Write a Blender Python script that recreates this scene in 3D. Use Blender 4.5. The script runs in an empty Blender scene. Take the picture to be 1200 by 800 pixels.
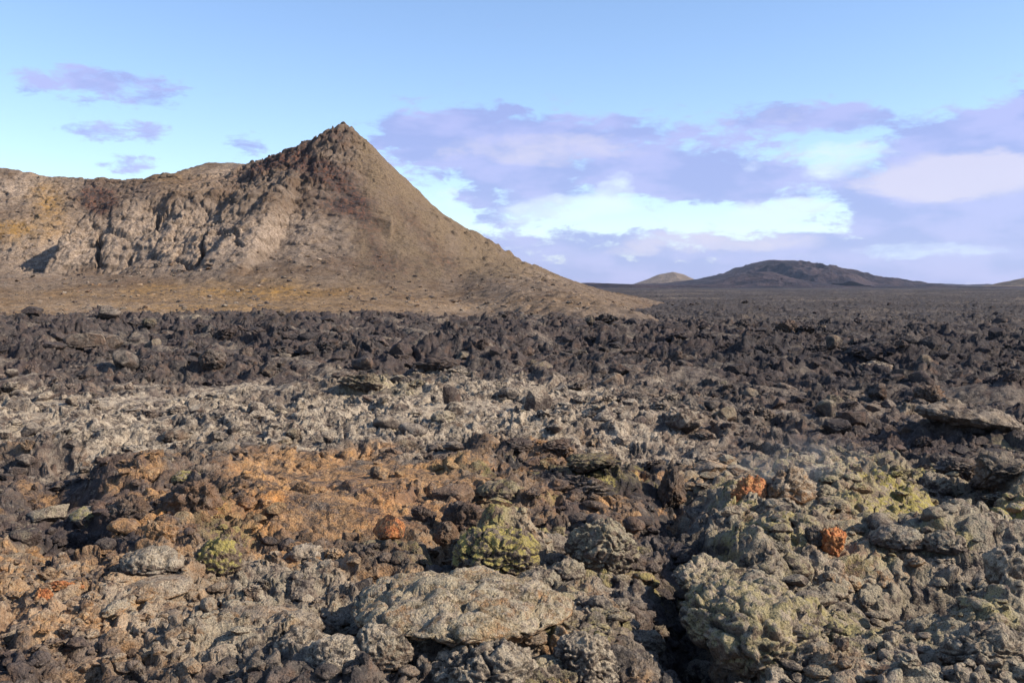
import bpy, math, random
import numpy as np
R = math.radians
C = bpy.context.scene.collection
scene = bpy.context.scene
rng = np.random.default_rng(7)

# ------------------------------------------------------------------ camera
CAMH, F, PITCH = 4.0, 1167.0, math.atan(67 / 1167)
cam = bpy.data.cameras.new('camera'); cam.sensor_width = 36; cam.lens = 36 * F / 1200
cam.clip_start = .1; cam.clip_end = 40000
co = bpy.data.objects.new('camera', cam); C.objects.link(co)
co.location = (0, 0, CAMH); co.rotation_euler = (R(90) - PITCH, 0, 0)
scene.camera = co
cp, sp = math.cos(PITCH), math.sin(PITCH)

def ray(px, py):
    x, z = (px - 600) / F, (400 - py) / F
    return np.array([x, cp + z * sp, -sp + z * cp])
def plan(px, py):                 # where the line of sight meets the mean ground level
    d = ray(px, py); t = CAMH / max(-d[2], 1e-4)
    return d[0] * t, d[1] * t
def chart(x, y):                  # world plan position -> survey chart used to lay out zones
    y = np.maximum(y, .5)
    yc = y * cp + CAMH * sp; zc = -CAMH * cp + y * sp
    return 600 + F * x / yc, 400 - F * zc / yc

# ------------------------------------------------------------------ numpy noise
def hsh(ix, iy, iz=0, s=0):
    with np.errstate(over='ignore'):
        h = (ix.astype(np.int64) * 374761393 + iy.astype(np.int64) * 668265263 + (iz.astype(np.int64) if hasattr(iz, 'astype') else iz) * 2147483647 + s * 9176141 + 12345)
        h = (h & 0xffffffff).astype(np.uint32)
        h = (h ^ (h >> np.uint32(15))) * np.uint32(2246822519)
        h = (h ^ (h >> np.uint32(13))) * np.uint32(3266489917)
        return h ^ (h >> np.uint32(16))
def rnd(ix, iy, iz=0, s=0):
    return (hsh(ix, iy, iz, s) & np.uint32(0xffffff)).astype(np.float32) / np.float32(0xffffff)
_a = np.arange(32) * (2 * math.pi / 32)
GX, GY = np.cos(_a).astype(np.float32), np.sin(_a).astype(np.float32)
def n2(x, y, s=0):
    fx, fy = np.floor(x), np.floor(y)
    ix, iy = fx.astype(np.int64), fy.astype(np.int64)
    x = (x - fx).astype(np.float32); y = (y - fy).astype(np.float32)
    u = x * x * x * (x * (x * 6 - 15) + 10); v = y * y * y * (y * (y * 6 - 15) + 10)
    def g(i, j):
        k = (hsh(ix + i, iy + j, 0, s) & np.uint32(31)).astype(np.int64)
        return GX[k] * (x - i) + GY[k] * (y - j)
    a = g(0, 0); a = a + u * (g(1, 0) - a); b = g(0, 1); b = b + u * (g(1, 1) - b)
    return (a + v * (b - a)) * 1.5
def fbm(x, y, o=4, s=0, gain=.5):
    r = 0; a = 1; t = 0
    for k in range(o):
        r = r + a * n2(x, y, s + k * 17); t += a; a *= gain
        x, y = 1.6 * x + 1.2 * y + 3.1, -1.2 * x + 1.6 * y + 7.7
    return r / t
def ridg(x, y, o=4, s=0):
    r = 0; a = 1; t = 0
    for k in range(o):
        r = r + a * (1 - 2 * np.abs(n2(x, y, s + k * 17))); t += a; a *= .5
        x, y = 1.6 * x + 1.2 * y + 3.1, -1.2 * x + 1.6 * y + 7.7
    return r / t
def worley(x, y, s=0):            # F1, F2, two random numbers of the cell, offset to its point
    fx, fy = np.floor(x), np.floor(y)
    ix, iy = fx.astype(np.int64), fy.astype(np.int64)
    f1 = np.full(x.shape, 9, np.float32); f2 = f1.copy(); r1 = np.zeros_like(f1); r2 = r1.copy(); ox = r1.copy(); oy = r1.copy()
    for i in (-1, 0, 1):
        for j in (-1, 0, 1):
            h = hsh(ix + i, iy + j, 0, s)
            a = (h & np.uint32(0xfff)).astype(np.float32) / 4095; b = ((h >> np.uint32(12)) & np.uint32(0xfff)).astype(np.float32) / 4095
            c = (h >> np.uint32(24)).astype(np.float32) / 255
            dx = (x - fx).astype(np.float32) - i - a; dy = (y - fy).astype(np.float32) - j - b
            d = np.sqrt(dx * dx + dy * dy)
            n = d < f1
            f2 = np.where(n, f1, np.minimum(f2, d)); f1 = np.where(n, d, f1)
            r1 = np.where(n, c, r1); r2 = np.where(n, (a * 7.3 + b * 3.1) % 1, r2); ox = np.where(n, dx, ox); oy = np.where(n, dy, oy)
    return f1, f2, r1, r2, ox, oy
def n3(p, s=0):
    f = np.floor(p); i = f.astype(np.int64); t = (p - f); u = t * t * t * (t * (t * 6 - 15) + 10)
    r = 0
    for a in (0, 1):
        wa = u[:, 0] if a else 1 - u[:, 0]
        for b in (0, 1):
            wb = u[:, 1] if b else 1 - u[:, 1]
            for c in (0, 1):
                wc = u[:, 2] if c else 1 - u[:, 2]
                k = hsh(i[:, 0] + a, i[:, 1] + b, i[:, 2] + c, s)
                gx = (k & np.uint32(255)).astype(np.float32) / 127.5 - 1; gy = ((k >> np.uint32(8)) & np.uint32(255)).astype(np.float32) / 127.5 - 1; gz = ((k >> np.uint32(16)) & np.uint32(255)).astype(np.float32) / 127.5 - 1
                r = r + wa * wb * wc * (gx * (t[:, 0] - a) + gy * (t[:, 1] - b) + gz * (t[:, 2] - c))
    return r * 1.3
def f3(p, o=3, s=0, gain=.5):
    r = 0; a = 1; t = 0
    for k in range(o):
        r = r + a * n3(p, s + k * 13); t += a; a *= gain; p = p * 2.03 + 5.1
    return r / t
def w3(p, s=0):
    f = np.floor(p); i = f.astype(np.int64); t = p - f
    f1 = np.full(len(p), 9.); f2 = f1.copy()
    for a in (-1, 0, 1):
        for b in (-1, 0, 1):
            for c in (-1, 0, 1):
                k = hsh(i[:, 0] + a, i[:, 1] + b, i[:, 2] + c, s)
                d = np.sqrt((t[:, 0] - a - (k & np.uint32(255)) / 255) ** 2 + (t[:, 1] - b - ((k >> np.uint32(8)) & np.uint32(255)) / 255) ** 2 + (t[:, 2] - c - ((k >> np.uint32(16)) & np.uint32(255)) / 255) ** 2)
                n = d < f1; f2 = np.where(n, f1, np.minimum(f2, d)); f1 = np.where(n, d, f1)
    return f1, f2
def sst(a, b, x):
    t = np.clip((x - a) / (b - a), 0, 1); return t * t * (3 - 2 * t)
def blob(u, v, cx, cy, rx, ry, rot=0, e=1):
    c, s = math.cos(R(rot)), math.sin(R(rot))
    a, b = (u - cx), (v - cy)
    a, b = (a * c + b * s) / rx, (-a * s + b * c) / ry
    return np.exp(-(a * a + b * b) ** e)
def smax(a, b, k):
    h = np.clip(.5 + .5 * (a - b) / k, 0, 1); return b + (a - b) * h + k * h * (1 - h)

# ------------------------------------------------------------------ the hill (cone, back ridge, craggy block, apron)
def W(px, py, d):
    r = ray(px, py); t = d / r[1]; return np.array([r[0] * t, d, CAMH + r[2] * t])
RIDGE = [W(*a) for a in [(-700, 196, 310), (-300, 180, 295), (-100, 186, 288), (0, 197, 285), (60, 208, 284), (150, 211, 284), (200, 204, 283), (250, 203, 280), (288, 200, 275), (310, 189, 268), (345, 177, 264), (376, 167, 261), (391, 155, 260)]]
PEAK = W(400, 147, 260)
CR = np.array([0, 6, 14, 23, 34, 45, 56, 68, 85, 110, 150]); CZ = np.array([45.4, 40.6, 33.4, 25.2, 16.6, 10.0, 6.0, 2.4, -1.6, -6, -12])
def seg(x, y, a, b):
    d = b[:2] - a[:2]; t = np.clip(((x - a[0]) * d[0] + (y - a[1]) * d[1]) / (d @ d), 0, 1)
    return np.hypot(x - a[0] - t * d[0], y - a[1] - t * d[1]), t
def hill_base(x, y):
    wx = x + 2.5 * n2(x / 14, y / 14, 3); wy = y + 2.5 * n2(x / 14, y / 14, 4)
    r = np.hypot(wx - PEAK[0], (wy - PEAK[1]) * .88)
    r = r * .8 + .2 * np.hypot(x - PEAK[0], (y - PEAK[1]) * .88)
    h = np.interp(r, CR, CZ)
    best = np.full(x.shape, -50.)
    for a, b in zip(RIDGE[:-1], RIDGE[1:]):
        d, t = seg(x, y, a, b); z = a[2] + t * (b[2] - a[2])
        best = np.maximum(best, z - np.where(d < 3, d * d / 12 , d - 2.25) * (.5 + .1 * sst(6, -6, y - a[1] - t * (b[1] - a[1]))) * (1 + 1.6 * sst(-54, -38, x)))
    h = smax(h, best, 1.2)
    # craggy block in front of the ridge
    px = 600 + F * x / np.maximum(y, 1) 
    top = np.interp(px, [60, 84, 110, 160, 240, 330, 420], [15, 18.5, 22, 24, 25, 25.5, 20])
    blk = np.minimum(top + .22 * (wy - 232), 5.5 + 1.0 * (wy - (213 + 3 * n2(x / 9, y / 30, 8))))
    edge = sst(0, 1, (x - (-101.2 + 2.0 * n2(y / 5, y * 0, 5) + .12 * (y - 225))) / 1.8)
    blk = np.where(y < 300, blk, -9) * edge - 12 * (1 - edge)
    h = smax(h, np.where(px < 460, blk, -9), .7)
    # saddle gully of dark scree
    h = h - 5.5 * blob(x, y, *(W(116, 238, 250)[:2]), 6, 15)
    # lower-left slope with buttress
    h = h + 2.5 * blob(x, y, *(W(20, 260, 250)[:2]), 16, 14) - 2.4 * blob(x, y, *(W(68, 300, 228)[:2]), 5, 13)
    h = h + 1.8 * blob(x, y, PEAK[0], PEAK[1] - 1, 1.6, 1.8, 0, 2)
    # apron on the left rising from the lava to the foot of the block
    ap = np.interp(y, [105, 125, 150, 180, 215, 240], [-1.8, -.3, .9, 2.4, 6.2, 9]) + .5 * fbm(x / 12, y / 12, 3, 31)
    ap = ap - .055 * np.maximum(x + 45, 0) * sst(0, 60, x + 45) - 9 * sst(0, 55, x + 8)
    h = smax(h, ap, 1.0)
    # spur running to the front right
    d, t = seg(x, y, np.array([-6., 222.]), np.array([14.5, 123.])); zz = np.interp(t, [0, .3, .6, .85, 1], [7.5, 4.6, 2.2, .7, -1.1])
    h = smax(h, zz - np.maximum(d - 4, 0) * .3, .8)
    for kx, ky, kh in ((389, 156, 1.0), (411, 158, .9), (372, 163, 1.1), (352, 168, 1.0), (430, 172, .6), (330, 174, 1.),(560, 282, 1.2), (578, 296, 1.6), (592, 304, 1.5), (603, 310, 1.2)):
        q = W(kx, ky, 256); h = h + kh * blob(x, y, q[0], q[1], 2.0, 3, 0, 2)
    q = W(626, 309, 285); h = smax(h, q[2] - np.hypot(x - q[0], y - q[1]) * .5, .5)
    # small smooth hill behind it
    h = smax(h, W(640, 322, 330)[2] - ((x - 9) / 12) ** 2 * 3 - ((y - 330) / 30) ** 2 * 2, .5)
    return h
def march(px, py, fn, t0=90, t1=420):
    t = np.linspace(t0, t1, 3000); r = ray(px, py)
    x, y, z = r[0] * t, r[1] * t, CAMH + r[2] * t
    k = np.argmax(fn(x, y) > z); return x[k], y[k], z[k]
CRACKS = []
for pts, dep, wd in [([(242, 268), (236, 285), (238, 298), (233, 310)], 4.5, .5), ([(244, 268), (262, 272), (280, 277)], 2.5, .5), ([(274, 280), (282, 288)], 2, .4),
                     ([(424 - 240 + 0, 255), (182, 272)], 3, .5), ([(118, 270), (117, 285), (114, 300), (116, 310)], 3, .45), ([(153, 300), (147, 312), (137, 318)], 2, .4),
                     ([(120, 272), (140, 273), (158, 279)], 2, .4), ([(178, 295), (180, 302)], 2, .4), ([(205, 300), (218, 309), (224, 316)], 1.6, .5), ([(186, 250), (184, 262), (181, 272)], 2.5, .45)]:
    CRACKS.append(([np.array(march(px, py, hill_base)) for px, py in pts], dep, wd))
def hill_h(x, y):
    h = hill_base(x, y)
    px = 600 + F * x / np.maximum(y, 1)
    elev = sst(3, 9, h)
    crag = np.clip(blob(x, y, -92, 228, 22, 16, 0, 2) * .65 + blob(x, y, -62, 264, 22, 7, -5, 2) * 1.3 + blob(x, y, PEAK[0] - 6, PEAK[1] - 9, 14, 13) * 1.2 + blob(x, y, -58, 246, 12, 12) + .9 * blob(x, y, -64, 232, 18, 24, 0, 2) + .6 * blob(x, y, -112, 272, 20, 14) + .3 * blob(x, y, -118, 240, 18, 22), 0, 1.3)
    sm = sst(-44, -20, x)          # the right flank is smooth scree
    crag = crag * (1 - .8 * sm) + .12
    h = h + elev * (.75 * ridg(x / 11 + 4, y / 16, 4, 41) - .3) * (1 - .35 * sm)
    wx, wy = x + .8 * n2(x / 2, y / 2, 6), y + .8 * n2(x / 2, y / 2, 7)
    f1, f2, r1, r2, ox, oy = worley(wx / 3.4, wy / 3.4, 51)
    h = h + crag * ((r1 - .5) * 1.0 + ox * (r2 - .5) * 1.3 - .7 * (1 - sst(0, .14, f2 - f1)))
    f1, f2, r1, r2, ox, oy = worley(wx / 1.3, wy / 1.3, 52)
    h = h + (crag + .12) * ((r1 - .5) * .5 + oy * (r2 - .5) * .6 - .3 * (1 - sst(0, .15, f2 - f1)))
    h = h + .42 * fbm(x / 2.4, y / 2.4, 5, 53, .66) * (.55 + .45 * (1 - sm))
    # rock ribs on the lower right flank and blocky spur
    rb = .8 * blob(x, y, 2, 232, 14, 18) + .5 * blob(x, y, 8, 170, 14, 60, 0, 2) + .8 * blob(x, y, -14, 240, 10, 22)
    f1, f2, r1, r2, ox, oy = worley(wx / 2.3, wy / 2.3, 57)
    h = h + rb * ((r1 > .6) * (r1 - .45) * 1.5 * sst(.62, .3, f1))
    # foot plain: small stones
    f1, f2, r1, r2, ox, oy = worley(wx / 1.6, wy / 1.6, 58)
    h = h + (1 - elev) * (r1 > .78) * .45 * (r1 - .5) * sst(.5, .2, f1)
    for pts, dep, wd in CRACKS:
        for a, b in zip(pts[:-1], pts[1:]):
            d, t = seg(x + .5 * n2(x, y, 77), y, a[:3], b[:3]); h = h - dep * sst(wd * 1.5, wd * .4, d)
    return h

# ------------------------------------------------------------------ the lava ground
BUMPS = [(95, 650, 60, 22, -.9), (70, 588, 50, 12, -.9), (213, 597, 30, 12, -.6), (408, 752, 38, 22, -1.1), (815, 735, 44, 60, -1.2, -10), (330, 750, 40, 10, -.3), (470, 600, 60, 8, .12),
         (1110, 705, 90, 22, -.7), (792, 605, 28, 26, -.9), (1140, 585, 60, 14, -.8), (528, 655, 28, 20, -.6), (690, 655, 34, 22, -.35), (300, 660, 30, 14, -.25),
         (905, 752, 75, 42, .55, 25), (860, 672, 70, 14, .35, 20), (1115, 655, 60, 18, .35), (1185, 748, 60, 40, .45), (1200, 575, 60, 12, .75), (1130, 520, 80, 7, .55), (1180, 470, 70, 5, .6),
         (150, 572, 95, 10, .5, -4), (60, 545, 90, 8, .3), (1000, 600, 60, 18, .35), (930, 580, 40, 15, .4), (640, 548, 60, 6, .35), (690, 575, 60, 7, .35), (500, 770, 120, 30, .2), (580, 660, 40, 20, .3),
         (410, 566, 160, 28, .26), (370, 612, 90, 18, .1), (640, 536, 80, 7, .3), (430, 505, 330, 16, .45), (900, 640, 120, 60, .25), (440, 462, 80, 5, .5), (900, 440, 120, 4, .6), (200, 440, 120, 5, .5), (1060, 425, 90, 3.5, .9), (520, 425, 60, 3, .8), (340, 475, 60, 5, -.5), (1110, 490, 60, 5, -.6)]
def ground_macro(x, y):
    u, v = chart(x, y)
    d = y
    lat = sst(-10, 40, x)
    z = np.interp(d, [0, 36, 55, 76, 90, 115, 150, 400, 2000], [0, 0, .35, 1.0, .9, -.6, -1.2, -1.5, -2.5]) - lat * 1.15 * sst(40, 70, d) * sst(130, 100, d)
    z = z + .30 * ridg(x / 5.5, y / 3.6, 3, 19) * sst(5, 10, d) * sst(120, 60, d) + .45 * fbm(x / 9, y / 9, 3, 11) * sst(2, 12, d) * sst(400, 120, d) + (.85 * ridg(x / 9 + 3, y / 8, 3, 16) - .4) * sst(28, 50, d) * (1 - .4 * lat) * sst(260, 110, d) + .55 * fbm(x / 22 + 5, y / 13, 2, 12) * sst(30, 60, d) * sst(500, 150, d)
    z = z + 1.6 * fbm(x / 90 + 5, y / 60, 3, 13) * sst(160, 300, d)
    z = z + (1.3 * ridg(x / 34, y / 22, 4, 14) - .5) * sst(120, 220, d) * sst(3000, 900, d)
    w = 14 * n2(x / 1.3, y / 1.3, 15) / np.maximum(y / 14, 1)
    for b in BUMPS:
        z = z + b[4] * blob(u + w, v + w * .4, b[0], b[1], b[2], b[3], b[5] if len(b) > 5 else 0)
    return z
# surface zones: moss, rust (negative: black lava and painted shade), pale crust, yellow moss
def zones(x, y):
    u, v = chart(x, y)
    s = np.maximum(v - 333, 1) / 200            # chart units shrink with distance
    m = fbm(x / 2.2, y / 2.2, 4, 61); u = u + m * 70; v = v + m * 50 * np.minimum(s, 1)
    q = fbm(x / .7, y / .7, 3, 62)
    def z(*a): return blob(u, v, *a)
    right = sst(770, 870, u); low = sst(535, 575, v)
    pale = .8 * z(420, 500, 300, 42, 0, 2) + .75 * z(60, 510, 130, 40, 0, 2) + .8 * z(150, 548, 110, 16) + .7 * z(760, 530, 120, 14) + .6 * z(470, 760, 330, 70, 0, 2) + .4 * z(100, 740, 160, 70, 0, 2) + .5 * z(1120, 500, 110, 14, 12) + .6 * right * low + .45 * z(700, 490, 150, 30) + .5 * z(640, 700, 160, 50) + .4 * sst(.12, .3, fbm(x / 3.4, y / 3.4, 2, 71)) * sst(20, 30, y) * sst(130, 90, y) + .5 * z(560, 462, 130, 10) + .4 * z(150, 470, 150, 14)
    rust = .95 * z(410, 574, 155, 30, 0, 2) + .85 * z(370, 622, 120, 30, 0, 2) + .75 * z(640, 540, 75, 9) + .5 * z(560, 620, 90, 40) + .85 * z(90, 735, 190, 80, 0, 2) + .45 * z(340, 690, 90, 22) + .5 * z(180, 625, 70, 30) + .25 * z(1000, 600, 120, 40) + .45 * z(700, 590, 70, 14) + .4 * z(740, 680, 40, 16) + .12 * z(150, 400, 260, 40, 0, 2) + .3 * z(470, 690, 120, 20) + .25 * z(850, 780, 30, 40) + .9 * z(885, 585, 26, 14) + .8 * z(984, 640, 20, 16) + .8 * z(835, 548, 30, 8) + .65 * sst(.10, .30, fbm(x / 1.3, y / 1.3, 3, 72)) * low
    moss = .85 * right * low + .8 * z(620, 690, 110, 45) + .45 * z(480, 770, 300, 60, 0, 2) + .5 * z(560, 630, 80, 40) + .35 * z(20, 660, 40, 60) + .3 * z(160, 740, 160, 60) + .35 * z(320, 720, 120, 30) + .25 * z(440, 480, 100, 14)
    moss = moss * (1 - .85 * z(800, 710, 55, 90, 0, 2)) * (1 - .6 * z(1150, 560, 80, 14))
    yel = 1.6 * z(1115, 612, 120, 28, 3) + .7 * z(1000, 770, 90, 20) + .4 * sst(.16, .3, fbm(x / 1.1 + 9, y / 1.1, 3, 74)) * low * sst(480, 620, u) + .5 * z(950, 560, 60, 10) + .8 * z(585, 640, 32, 18) + .7 * z(250, 640, 28, 18) + .7 * z(740, 685, 30, 14) + .7 * z(868, 690, 22, 30) + .5 * z(510, 655, 60, 10) + .45 * z(690, 563, 40, 6) + .5 * z(640, 740, 50, 16) + .25 * z(450, 465, 60, 10)
    a = [np.clip(k * (1 + 1.3 * q), 0, 1) for k in (moss, rust, pale, yel)]
    blk = .9 * z(808, 700, 50, 90, -8, 2) + .8 * z(1060, 430, 260, 60, 0, 2) * (1 + q) + .8 * z(1160, 550, 90, 26) + .7 * z(95, 645, 60, 26) + .6 * z(540, 630, 40, 26) + .8 * z(690, 570, 80, 12) + .7 * z(790, 590, 28, 34) + .8 * z(630, 528, 50, 5) + .55 * z(600, 405, 900, 44, 0, 2) + .5 * z(1130, 705, 90, 24)  # black lava; shade of the hollows is also put into the colour
    a[1] = np.where(blk * (1 + q) > a[1], -np.clip(blk * (1 + q), 0, .9), a[1]); a[2] = a[2] * (1 - .7 * np.clip(blk, 0, 1)); a[0] = a[0] * (1 - .5 * np.clip(blk, 0, 1))
    return a
def styles(x, y):                 # how clinkery / pillowy / flat the surface is
    u, v = chart(x, y)
    m = fbm(x / 2.5, y / 2.5, 3, 66); u = u + m * 50; v = v + m * 40 * np.minimum(np.maximum(v - 333, 1) / 200, 1)
    flat = np.clip(.95 * blob(u, v, 410, 572, 150, 24, 0, 2) + .8 * blob(u, v, 375, 618, 105, 22, 0, 2) + .5 * blob(u, v, 640, 540, 60, 6) + .6 * blob(u, v, 440, 640, 60, 14) + .6 * blob(u, v, 70, 515, 80, 14) + .5 * blob(u, v, 500, 476, 60, 6) + .6 * blob(u, v, 780, 527, 90, 6) + .6 * blob(u, v, 1110, 605, 80, 10) + .75 * sst(.16, .30, fbm(x / 3.4, y / 3.4, 2, 71)) * sst(20, 30, y) + .5 * blob(u, v, 680, 590, 70, 12) + .35 * blob(u, v, 1120, 495, 80, 8, 12), 0, .92)
    pil = np.clip(sst(545, 640, v) * (.35 + .65 * sst(480, 620, u)) + .9 * blob(u, v, 480, 770, 330, 50, 0, 2) + .3 * blob(u, v, 400, 500, 300, 40), 0, 1)
    return flat, pil
def ground_h(x, y):
    z = ground_macro(x, y)
    flat, pil = styles(x, y)
    d = np.hypot(x, y); far = sst(24, 60, d)
    fade = sst(6000, 900, d); rough = (1 - flat)
    wx, wy = x + .35 * n2(x / .8, y / .8, 21), y + .35 * n2(x / .8, y / .8, 22)
    # big blocks, only in the lava belt and beyond
    f1, f2, r1, r2, ox, oy = worley(wx / 3.1, wy / 2.6, 23)
    z = z + far * rough * (((r1 - .3) * .7 + ox * (r2 - .5) * .7) * sst(0, .32, f2 - f1) - .15) * fade * sst(260, 130, d)
    f1, f2, r1, r2, ox, oy = worley(wx / 1.25, wy / 1.25, 24)
    ang = ((r1 - .3) * .5 + (ox * (r2 - .5) + oy * (r1 - .5)) * .8) * sst(0, .3, f2 - f1) - .08
    dome = .26 * np.sqrt(np.clip(1 - f1 * f1 * 1.5, 0, 1)) * (.4 + .8 * r1) - .12
    z = z + rough * (ang * (1 - pil) * (.55 + .25 * far) + dome * pil) * fade
    f1, f2, r1, r2, ox, oy = worley(wx / .46, wy / .46, 25)
    ang = ((r1 - .3) * .26 + (ox * (r2 - .5) + oy * (r1 - .5)) * .45) * sst(0, .3, f2 - f1) - .04
    dome = .13 * np.sqrt(np.clip(1 - f1 * f1 * 1.5, 0, 1)) * (.3 + .9 * r1) - .05
    z = z + (rough * .92 + .08) * (ang * (1 - pil) * (.7 + .35 * far) + dome * pil)
    n = y < 70
    if n.any():
        f1, f2, r1, r2, ox, oy = worley(wx / .17, wy / .17, 26)
        t = (r1 - .5) * .08 + (ox * (r2 - .5)) * .12 + .05 * np.sqrt(np.clip(1 - f1 * f1 * 1.5, 0, 1)) * (.5 + r1)
        z = z + t * (rough * .85 + .15) * (1 - far)
    z = z + (.09 + .14 * far) * rough * (fbm(x / .5, y / .5, 4, 27, .62) + .5 * ridg(x / .22, y / .22, 2, 29) - .25) + .02 * fbm(x / .09, y / .09, 2, 28) * (1 - far)
    return z

# ------------------------------------------------------------------ mesh helpers
def mesh_np(name, v, quads, smooth=True):
    me = bpy.data.meshes.new(name)
    me.vertices.add(len(v)); me.vertices.foreach_set('co', v.astype(np.float32).ravel())
    k = quads.shape[1]
    me.loops.add(quads.size); me.loops.foreach_set('vertex_index', quads.astype(np.int32).ravel())
    me.polygons.add(len(quads)); me.polygons.foreach_set('loop_start', np.arange(0, quads.size, k, dtype=np.int32))
    me.polygons.foreach_set('loop_total', np.full(len(quads), k, np.int32))
    me.update(calc_edges=True)
    if smooth: me.polygons.foreach_set('use_smooth', np.ones(len(quads), bool))
    return me
def grid_quads(nr, nc, wrap=False):
    i = np.arange(nr - 1)[:, None]; j = np.arange(nc if wrap else nc - 1)[None, :]
    a = i * nc + j; b = i * nc + (j + 1) % nc
    return np.stack([a, b, b + nc, a + nc], -1).reshape(-1, 4)
def put(name, me, mat, label=None, cat=None, group=None, kind=None):
    o = bpy.data.objects.new(name, me); C.objects.link(o)
    if mat: me.materials.clear(); me.materials.append(mat)
    for k, v in (('label', label), ('category', cat), ('group', group), ('kind', kind)):
        if v: o[k] = v
    return o
def col_attr(me, arr, name='zone'):
    a = me.attributes.new(name, 'FLOAT_COLOR', 'POINT'); a.data.foreach_set('color', np.ascontiguousarray(arr, np.float32).ravel())

# ------------------------------------------------------------------ materials
class N:
    def __init__(s, mat_or_world):
        s.t = mat_or_world.node_tree; s.t.nodes.clear()
    def n(s, typ, ins=None, **kw):
        n = s.t.nodes.new(typ)
        for k, v in kw.items(): setattr(n, k, v)
        for k, v in (ins or {}).items():
            if isinstance(v, bpy.types.NodeSocket): s.t.links.new(v, n.inputs[k])
            else: n.inputs[k].default_value = v
        return n
    def m(s, op, a, b=0., clamp=False, c=None):
        d = {0: a, 1: b}
        if c is not None: d[2] = c
        return s.n('ShaderNodeMath', d, operation=op, use_clamp=clamp).outputs[0]
    def noise(s, vec, scale, detail=4, rough=.55, dist=0):
        return s.n('ShaderNodeTexNoise', {'Vector': vec, 'Scale': scale, 'Detail': detail, 'Roughness': rough, 'Distortion': dist}).outputs['Fac']
    def mix(s, f, a, b, bt='MIX'):
        return s.n('ShaderNodeMix', {0: f, 6: a, 7: b}, data_type='RGBA', blend_type=bt).outputs[2]
    def ramp(s, x, lo, hi, a=0., b=1.):
        return s.n('ShaderNodeMapRange', {0: x, 1: lo, 2: hi, 3: a, 4: b}, clamp=True, interpolation_type='SMOOTHSTEP').outputs[0]
def rgb(r, g, b): return (r, g, b, 1)

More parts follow.
